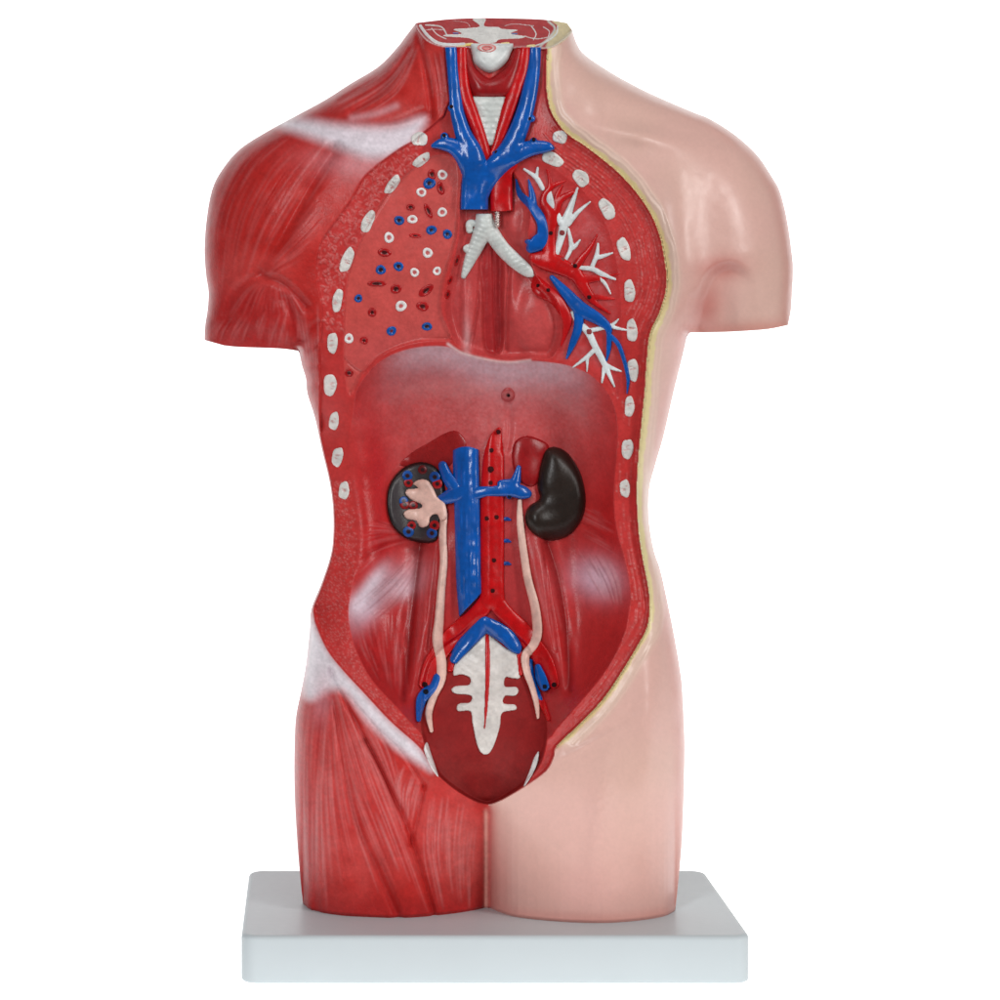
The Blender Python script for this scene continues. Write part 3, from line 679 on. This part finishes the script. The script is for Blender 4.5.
# ---- neck
TOPC = lambda A, B: 47.0-B
thy = plate('thyroid', z1([(352,170),(348,260),(362,330),(380,385),(405,406),(530,406),(556,385),(585,310),(600,170),(560,205),(530,270),(470,320),(440,318),(395,275),(375,205)]), (150, 20, 24), 10, 15, base='smooth', lift=3, clip=TOPC, hblur=3)
lar = plate('larynx', z1([(392,170),(385,230),(397,268),(440,300),(475,300),(512,275),(540,235),(545,170)]), (206, 208, 206), 9, 12, base='smooth', lift=4, clip=lambda A, B: 43.5-B, hblur=2)
for q_ in ((9.5, 4.4, (204, 116, 112), (216, 206, 202), .74), (5.6, 2.6, (196, 104, 102), (206, 140, 136), .5)): ringlet('esophagus_ring', 487, 48.0, q_[0], q_[1], 0, q_[2], q_[3], q_[4], lar, base='smooth', lift=12.5 if q_[0] > 8 else 13.2)
vessel('carotid_artery', [z1([(338,170,24),(340,280,26),(352,380,28),(382,470,28),(415,560,26),(440,640,22),(440,672,12)])], RED, hs=.7, base='smooth', lift=5, clip=TOPC)
vessel('carotid_artery', [z1([(612,170,24),(598,270,28),(570,350,30),(540,440,30),(515,520,26),(490,600,20),(470,640,14)])], RED, hs=.7, base='smooth', lift=5, clip=TOPC)
tr_p = z1([(388,400),(536,400),(520,490),(496,560),(480,600),(455,608),(432,594),(415,520),(402,460)])
bT, fT = slab(tr_p, 5, 12)
relief('trachea', ROOT, bT, lambda A, B: (fT(A, B)[0], fT(A, B)[1]+(0.2*np.sin(B*1.05)+0.6*value_noise(A, B, 3.0, 41))*np.clip(-fT(A, B)[0]/4, 0, 1)), (204, 208, 204), base='smooth', lift=2)
vessel('aortic_arch', [z1([(508,930,46),(506,800,46),(515,720,38),(560,690,14)])], RED, hs=.6, base='smooth', lift=6, clip=lambda A, B: B-(211.5-0.04*(A-500)))
svc = vessel('brachiocephalic_vein', [z1([(293,160,26),(302,280,24),(312,380,26),(322,470,30),(348,560,36),(385,640,46),(398,720,56),(395,800,58),(392,930,58)]),
      z1([(650,160,22),(644,260,26),(630,350,32),(608,450,36),(578,540,40),(540,620,44),(490,690,50),(430,760,50),(405,820,46)]),
      z1([(222,607,10),(262,600,26),(310,612,34),(350,650,40),(385,720,44)]), z1([(722,618,6),(690,612,24),(620,620,34),(550,650,40),(480,700,44)]),
      z1([(322,460,18),(300,450,18)]), z1([(600,490,18),(632,494,16)]), z1([(268,568,17),(275,595,18)]), z1([(640,588,16),(630,610,18)]), z1([(480,640,14),(490,660,18)])], BLUE, hs=.75, base='smooth', lift=7, mat='vessel', ridge=0.4,
      clip=lambda A, B: np.maximum(47.0-B, np.where(B > 190, B-209.5, -50)))
for x, y in [(297,443),(622,493),(266,563),(640,580),(484,634)]: dot(svc, 380+x*.24, y*.24, 2.2, (48, 8, 12), lift=12, base='smooth')
# ---- neck section markings
sec = [o for o in ROOT.children if o.name == 'neck_section'][0]
plate('vertebra', z1([(385,80),(440,78),(435,108),(490,112),(510,120),(575,125),(545,140),(600,150),(590,160),(500,165),(480,178),(420,182),(370,160),(270,152),(275,144),(340,140),(305,122),(375,116),(415,108)]), (212, 208, 202), 0.8, 1.0, sec, step=.5, sink=.8)
def line(parent, pts, r, c, name='membrane', **k): return vessel(name, [z1([p+(r,) for p in pts])], c, parent, hs=.45, step=.5, sink=.6, **k)
line(sec, [(168,108),(200,150),(245,180),(300,186),(350,184)], 7, (204, 202, 200)); line(sec, [(190,104),(255,112),(280,150)], 3.6, (206, 190, 186)); line(sec, [(215,118),(240,145),(275,162)], 3, (206, 180, 178)); line(sec, [(190,125),(230,122),(262,125)], 2.6, (200, 160, 158))
line(sec, [(740,110),(735,140),(700,170),(650,190)], 4, (206, 206, 200)); line(sec, [(630,108),(650,140),(640,165)], 3, (206, 200, 196)); line(sec, [(680,112),(705,130),(700,155)], 2.6, (206, 190, 188)); line(sec, [(600,150),(655,162),(720,150)], 2.6, (206, 190, 186))
line(sec, [(520,108),(560,100),(640,108)], 2.4, (190, 150, 150)); line(sec, [(300,85),(360,95),(375,112)], 2, (190, 130, 130))
for x, y, c in [(315,138,(20,70,150)),(560,140,(20,70,150)),(437,136,(40,80,150)),(405,128,(170,40,40)),(470,126,(170,40,40)),(385,140,(40,80,150)),(490,140,(40,80,150))]: line(sec, [(x-9,y),(x+9,y)], 4, c, 'vessel')
for x, y in [(372,183),(522,180),(340,190),(630,190)]: line(sec, [(x-14,y+3),(x+12,y)], 6, (222, 190, 60), 'nerve')
# ---- bronchi and screw
def ribbed(lines, amp, hs):
    b, f = chains(lines, hs)
    return b, (lambda A, B: (lambda r: (r[0], r[1]+amp*np.sin((B+0.35*np.abs(A-486))*1.25)*np.clip(-r[0]/2.5, 0, 1)))(f(A, B)))
bb, fb = ribbed([z4([(872,484,44),(868,540,46),(840,610,40),(800,700,30),(768,780,14)]), z4([(872,490,44),(905,560,40),(960,640,38),(1020,700,38),(1080,750,32),(1110,775,12)]), z4([(850,525,16),(800,515,18),(798,550,18)]), z4([(840,620,14),(785,640,18),(790,650,18)])], 0.2, .75)
bb, fb = cut((bb, fb), lambda A, B: 213.5-B)
relief('bronchus', ROOT, bb, fb, (206, 210, 206), base='smooth', lift=1.5)

# ---- vessels of the open lung
for ln in ([[(170,245,7),(215,275,13),(240,300,16),(264,343,14)], [(238,240,8),(233,290,12)]],
           [[(300,352,8),(298,395,24),(318,438,16)]],
           [[(437,342,8),(402,440,20),(372,520,28),(352,600,22),(325,690,16)], [(500,410,6),(440,460,14),(390,520,18)], [(333,440,8),(345,495,20),(368,530,20)], [(325,690,14),(360,716,14),(410,724,8)]],
           [[(392,545,8),(405,610,14),(402,650,14),(380,695,12)], [(450,600,6),(425,630,14),(405,645,14)]],
           [[(440,738,14),(510,745,15),(560,770,16),(626,796,7)], [(540,618,7),(535,670,14),(508,740,14)], [(612,665,6),(565,680,13),(530,690,13)], [(552,790,12),(580,825,10),(603,868,5)]]):
    vessel('bronchial_branch', [z5([(a, b, c*.17) for a, b, c in l]) for l in ln], (214, 218, 218), hs=.65, lift=1.0)
def z7r(l): return z7([(a, b, c*.2) for a, b, c in l])
def z5r(l): return z5([(a, b, c*.2) for a, b, c in l])
art = vessel('pulmonary_artery', [z5r([(215,690,24),(290,705,50),(380,745,40),(450,790,24),(555,785,8)]), z5r([(300,700,40),(295,620,34),(300,540,30),(300,470,30),(268,405,22),(300,340,16),(375,305,6)]), z5r([(285,250,6),(300,310,12),(292,360,14)]),
      z5r([(320,520,20),(345,410,20),(400,370,14),(440,355,6)]), z5r([(320,480,16),(335,380,14),(360,330,6)]), z5r([(420,750,26),(460,690,18),(500,640,12),(535,575,5)]), z5r([(430,770,34),(490,870,26),(530,920,14),(600,968,6)]), z5r([(500,880,18),(560,890,12),(620,895,5)]), z5r([(480,800,20),(560,790,12),(640,770,5)])], (188, 10, 14), hs=.5, lift=1.0)
art2 = vessel('pulmonary_artery', [z7r([(230,190,16),(250,240,42),(310,280,34),(355,330,32),(385,400,26),(375,470,14),(355,530,6)])], (186, 14, 18), hs=.5, lift=0.8)
pv = vessel('pulmonary_vein', [z5r([(130,298,5),(150,370,16),(200,420,22),(235,465,26),(263,520,28),(265,580,34),(240,615,40),(205,640,26)]), z5r([(193,300,5),(210,370,16),(218,430,20)]), z5r([(185,608,12),(220,625,26)])], BLUE, hs=.6, lift=1.5)
pv2 = vessel('pulmonary_vein', [z7r([(310,188,14),(380,265,28),(450,340,36),(540,395,30),(588,435,20),(595,470,14)]), z7r([(440,335,26),(442,430,24),(412,520,18),(383,590,6)]), z7r([(595,470,14),(594,540,12),(583,602,5)]), z7r([(595,475,13),(640,520,12),(670,600,11),(690,690,10),(685,766,4)])], BLUE, hs=.6, lift=2.0)
vessel('bronchial_branch', [[(a, b, c*.85) for a, b, c in z7r(l)] for l in ([(410,362,10),(440,410,18),(490,460,22),(525,530,20),(575,625,18),(622,732,6)], [(575,620,16),(568,660,12),(560,712,6)], [(575,620,12),(610,640,12),(655,656,5)], [(525,545,14),(490,580,14),(415,636,6)], [(488,580,12),(485,656,5)], [(500,452,14),(560,440,14),(610,425,12),(642,396,5)], [(600,430,11),(640,442,10),(684,450,5)])], (214, 220, 220), hs=.65, lift=1.0)
for zt, p, par in [(z7, (240,228), art2), (z7, (290,250), art2), (z5, (260,705), art), (z5, (425,728), art), (z7, (495,285), art), (z5, (303,565), art), (z7, (383,263), pv2), (z7, (545,393), pv2), (z5, (238,616), pv)]:
    q = zt([p])[0]; dot(par, q[0], q[1], 2.4, (62, 14, 18), lift=4.5)
for zt, p in [(z5, (360,563)), (z5, (360,700)), (z7, (495,458))]:
    q = zt([p])[0]; dot(ROOT, q[0], q[1], 3.2, (200, 84, 84), lift=3.5)

ringlet('diaphragm_opening', 508, 395, 7.5, 7.0, 0, (178, 74, 76), (96, 22, 24), 0.26); dot(ROOT, 508.5, 395.5, 1.7, lift=0.4)
# ---- kidneys, adrenals
plate('adrenal_gland', z8([(150,250),(200,200),(260,165),(330,125),(375,120),(410,160),(400,195),(350,250),(300,280),(220,260)]), (152, 28, 29), 2.2, 10, hblur=3)
plate('adrenal_gland', z8([(585,190),(605,150),(655,138),(725,172),(715,230),(700,300),(660,335),(610,310),(588,260)]), (150, 20, 24), 4.5, 12, hblur=3.5)
kp = z8([(103,400),(114,325),(160,265),(225,238),(285,252),(318,300),(328,370),(322,430),(305,490),(292,542),(240,550),(170,530),(120,475)])
bK, fK = slab(kp, 7, 6)
def kcol(A, B, sd, h):
    w_ = sm(-2.2, -3.4, sd)[..., None]; return lin((22, 18, 18))*(1-w_)+lin((56, 51, 53))*w_
kid = relief('kidney', ROOT, bK, fK, None, mat='black', colfn=kcol, lift=1, base='smooth', label='kidney cut open with pale renal pelvis')
kl = 8.0
plate('renal_pelvis', z8([(203,322),(225,306),(258,308),(280,335),(300,375),(328,400),(334,450),(310,465),(296,440),(272,450),(262,484),(232,490),(215,466),(180,458),(166,436),(185,420),(228,416),(236,402),(200,385),(174,360),(184,342),(222,338)]), PINK, 4, 5, kid, lift=kl, base='smooth')
def kring(x, y, r, c): 
    b, f = chains([[(360+x*.26, 400+y*.26, r), (360.2+x*.26, 400.2+y*.26, r)]], .3)
    def cf(A, B, sd, h): 
        w_ = sm(-r*.5, -r*.7, sd)[..., None]; return lin(c)*(1-w_)+lin((44, 20, 24))*w_
    relief('vessel_opening', kid, b, f, None, step=.45, sink=.6, lift=kl, base='smooth', colfn=cf)
for a in [(182,291,4.6,(20,80,160)),(186,318,4,(176,20,24)),(287,296,4.8,(20,80,160)),(297,322,4.4,(176,20,24)),(240,268,4,(110,20,24)),(168,388,4,(20,80,160)),(172,402,4.2,(150,18,22)),(205,405,4,(150,18,22)),(198,482,3.8,(176,20,24)),(186,506,4.8,(20,80,160)),(286,482,4.4,(176,20,24)),(276,512,4.6,(20,80,160))]: kring(a[0], a[1], a[2]*1.18, tuple(int(v*0.92) for v in a[3]))
plate('kidney', z8([(700,225),(715,190),(752,180),(800,205),(845,275),(866,360),(860,440),(815,512),(750,541),(690,530),(645,492),(634,445),(650,408),(690,378),(682,335),(688,270)]), (36, 26, 21), 19, 24, mat='black', base='smooth', label='whole black kidney', hblur=3.5)

# ---- large vessels of the belly
ao = vessel('aorta', [z8([(535,112,8*.26),(522,150,25*.26),(514,220,40*.26),(510,300,44*.26),(508,420,46*.26),(508,560,46*.26),(508,680,46*.26),(508,760,48*.26)]),
      z9([(500,30,40*.22),(440,110,40*.22),(370,170,40*.22),(300,245,42*.22),(235,340,38*.22),(205,425,28*.22)]), z9([(510,30,40*.22),(570,110,40*.22),(640,180,42*.22),(700,260,42*.22),(750,330,40*.22),(790,425,24*.22)]),
      z9([(655,330,14*.22),(680,420,14*.22),(730,500,16*.22),(765,585,10*.22)]), z9([(330,300,14*.22),(320,360,14*.22)]), z9([(635,290,14*.22),(640,380,10*.22)])], RED, hs=.34, lift=2.5)
ivc = vessel('vena_cava', [z8([(406,150,13),(408,300,13.2),(412,420,13),(415,560,12.8),(418,700,12.6),(424,800,12),(428,900,11)])], BLUE, hs=.6, lift=3, mat='vessel', ridge=3.0,
      clip=lambda A, B: np.maximum(446.5-B+0.02*(A-466)**2, (B-(617-(A-459)*1.05))/1.45))
for l in ([(408,345,8),(360,365,8),(325,378,6),(312,380,5)],), ([(318,252,4.6),(335,295,6),(365,335,7)],), ([(440,360,7),(480,352,5.5),(520,350,5.5),(580,345,7),(620,354,7),(642,360,5)], [(545,325,5),(590,322,6),(604,290,4),(610,260,2.6)], [(574,350,3),(574,370,3)]):
    vessel('renal_vein', [z8(p) for p in l], BLUE, hs=.65, lift=6, mat='vessel', base='smooth')
dot(ivc, 360+313*.26, 400+380*.26, 3.2, (70, 16, 20), lift=6); dot(ivc, 360+574*.26, 400+371*.26, 2.4, (20, 30, 60), lift=8)
for x, y in [(532,122),(505,193),(502,266),(502,318),(487,455),(525,450),(515,616),(510,733)]: dot(ao, 360+x*.26, 400+y*.26, 2.6 if y != 266 else 3.6, (84, 14, 18), lift=7)
for y in (459, 543, 630): vessel('lumbar_vein', [z8([(548,y,1.6),(564,y-2,2.2),(578,y+2,1.2)])], (16, 60, 140), hs=.6, lift=1.5, step=.5)
for l in ([(476,156,36),(440,190,36),(375,258,34),(338,314,22)], [(476,156,36),(520,176,38),(575,212,38),(612,252,32),(628,278,14)]):
    vessel('iliac_vein', [z9([(a, b, c*.22) for a, b, c in l])], BLUE, hs=.6, lift=3.5, mat='vessel')
v = vessel('iliac_vein', [z9([(262,400,5),(245,440,5),(215,465,6),(190,495,5.4),(180,540,4),(176,588,2.5)])], BLUE, hs=.7, lift=4)
dot(v, 380+208*.22, 590+462*.22, 3.2, (16, 22, 44), lift=8)
v = vessel('iliac_vein', [z9([(718,350,3.4),(732,400,5.6),(748,438,5)])], BLUE, hs=.7, lift=6); dot(v, 380+748*.22, 590+438*.22, 2.6, (16, 22, 44), lift=10)
vessel('iliac_vein', [z9([(685,320,2),(690,400,3),(712,460,3),(732,495,2)])], BLUE, hs=.6, lift=3)
dot(ao, 380+203*.22, 590+428*.22, 3.0, (60, 10, 14), lift=6); dot(ao, 380+790*.22, 590+430*.22, 2.8, (60, 10, 14), lift=6)
vessel('ureter', [z8([(322,440,4),(318,520,4),(322,620,4),(313,720,4.2),(304,850,4.8)])+z9([(262,220,5.6),(278,330,5.4),(275,410,5),(245,480,4),(222,560,3.6),(234,640,2)])], PINK, hs=.7, lift=3.5)
vessel('ureter', [z8([(614,388,2.2),(616,470,3.6),(630,590,4),(646,690,4.2),(672,790,4.6)])+z9([(715,180,5),(700,245,5),(662,300,4.6),(668,370,4),(695,450,3.4),(712,520,2.8),(718,580,1.4)])], PINK, hs=.7, lift=4.5)

# ---- sacrum and pelvic bone
SAC = [(480,198),(515,218),(570,262),(627,296),(638,395),(605,402),(572,398),(568,438),(618,440),(630,462),(612,482),(570,482),(562,515),(612,520),(618,545),(556,560),(545,625),(515,715),(488,748),(458,738),(438,695),(420,605),(410,552),(358,552),(348,532),(362,515),(408,510),(412,480),(342,472),(324,452),(346,436),(404,430),(408,400),(370,384),(334,388),(342,330),(410,268)]
bS, fS = slab(z9(SAC), 1.6, 2.2)
def sacf(A, B):
    sd, h = fS(A, B); m_ = np.clip((-sd-1)/4, 0, 1)
    return sd, h+m_*(0.45*np.sin((B-640+0.02*(A-487)**2)*0.42)+0.5*value_noise(A, B, 5, 71))
sac = relief('sacrum', ROOT, bS, sacf, BONE, lift=0.6)
vessel('sacral_artery', [z9([(487,208,2.0),(489,300,2.6),(488,420,2.3),(482,540,1.7),(475,628,.7)])], RED, hs=.5, lift=2.4, step=.5, parent=sac)
for p in ([(214,692),(232,742),(266,848),(236,815),(205,745),(200,715)], [(722,733),(716,790),(676,868),(652,892),(680,820),(700,762)]):
    plate('pubic_bone', z9(p), (220, 214, 212), 1.2, 1.6, lift=3)

# ---- base
def rounded_base():
    cr, bev = 17.0, 5.0; hw = 255.0; z1_ = 48.0
    def outline(inset):
        pts = []; r = max(cr-inset, 1.0)
        for cx, cy, a0 in ((hw-cr, BD/2-cr, 0), (-hw+cr, BD/2-cr, 90), (-hw+cr, -BD/2+cr, 180), (hw-cr, -BD/2+cr, 270)):
            for k in range(13):
                a = math.radians(a0+90*k/12); pts.append((cx+r*math.cos(a), cy+r*math.sin(a)))
        return pts
    rings = []
    for k in range(5):
        a = math.pi/2*k/4; rings.append((3*(1-math.sin(a)), 3*(1-math.cos(a))))
    for k in range(9):
        a = math.pi/2*k/8; rings.append((bev*(1-math.cos(a)), z1_-bev+bev*math.sin(a)))
    V = []; F = []
    for ins, z in rings: V += [(x*K, y*K, z*K) for x, y in outline(ins)]
    n = 52
    for r in range(len(rings)-1):
        for i in range(n): F.append((r*n+i, r*n+(i+1) % n, (r+1)*n+(i+1) % n, (r+1)*n+i))
    F.append(tuple(range(n))[::-1]); F.append(tuple((len(rings)-1)*n+i for i in range(n)))
    o = mesh_obj('base', V, F, ROOT, MAT['base'], label='white rectangular plastic base')
    for v in range(2): o.data.polygons[len(F)-1-v].use_smooth = False
rounded_base()

# ---- screw under the aortic arch
def screw():
    x, y0, y1, r = 497.6, 209.0, 227.0, 2.6; dd = mid(x)-(float(sample(Dsm, np.array([x]), np.array([216.]))[0])+8)
    V = []; F = []; n = 16; rows = 60
    for k in range(rows+1):
        py = y0+(y1-y0)*k/rows; tap = 1.0 if k < rows-3 else 0.75
        for i in range(n):
            a = 2*math.pi*i/n; rr = (r+0.55*math.sin(2*math.pi*(py/2.6)+a))*tap
            V.append(unproj(x+rr*math.cos(a), py, dd+rr*math.sin(a)))
    for k in range(rows):
        for i in range(n): F.append((k*n+i, k*n+(i+1) % n, (k+1)*n+(i+1) % n, (k+1)*n+i))
    F.append(tuple(range(n))); F.append(tuple(rows*n+i for i in range(n))[::-1])
    mesh_obj('screw', V, F, ROOT, MAT['steel'])
screw()

# ------------------------------------------------------------------ white sweep
def sweep():
    V = []; F = []; prof = [(-0.22, 0.0)]+[(0.7+0.6*math.sin(math.radians(a)), 0.6-0.6*math.cos(math.radians(a))) for a in range(0, 91, 6)]+[(1.3, 1.7)]
    for y, z in prof: V += [(-1.5, y, z-0.0003), (1.5, y, z-0.0003)]
    for i in range(len(prof)-1): F.append((2*i, 2*i+1, 2*i+3, 2*i+2))
    o = mesh_obj('backdrop', V, F, None, MAT['floor']); o['kind'] = 'structure'; o['label'] = 'plain white seamless studio backdrop and floor'
sweep()

# ------------------------------------------------------------------ light, world, camera
sc = bpy.context.scene
w_ = bpy.data.worlds.new('World'); sc.world = w_; w_.use_nodes = True
bg = w_.node_tree.nodes['Background']; bg.inputs[0].default_value = (0.94, 0.97, 1.0, 1); bg.inputs[1].default_value = 0.13
from mathutils import Vector
def area(name, loc, target, size, power, color=(1, 1, 1), size_y=None):
    l = bpy.data.lights.new(name, 'AREA'); l.energy = power; l.size = size; l.color = color
    if size_y: l.shape = 'RECTANGLE'; l.size_y = size_y
    o = bpy.data.objects.new(name, l); col_main.objects.link(o); o.location = loc
    o.rotation_euler = (Vector(target)-Vector(loc)).to_track_quat('-Z', 'Y').to_euler(); return o
area('key_softbox', (1.15, -1.15, 0.85), (0, 0, 0.3), 0.26, 12.0, (1, 0.985, 0.96), 1.1)
area('fill_softbox', (-0.62, -1.50, 0.78), (0, 0, 0.3), 0.30, 11.5, (0.98, 0.99, 1.0), 0.9)
area('top_softbox', (0.1, -0.7, 1.5), (0, 0.0, 0.35), 0.5, 3.0, (1, 1, 1))
cam = bpy.data.cameras.new('camera'); co = bpy.data.objects.new('camera', cam); col_main.objects.link(co)
co.location = ((CX-BX)*K, (-DIST-BD/2)*K, (GROUND-CY)*K); co.rotation_euler = (math.radians(90), 0, 0)
cam.sensor_width = 36; cam.lens = 36*DIST/1000; cam.shift_x = (500-CX)/1000; cam.shift_y = (CY-500)/1000
cam.clip_start = 0.05; cam.clip_end = 50; sc.camera = co
sc.view_settings.view_transform = 'Standard'; sc.view_settings.look = 'None'; sc.view_settings.exposure = 0
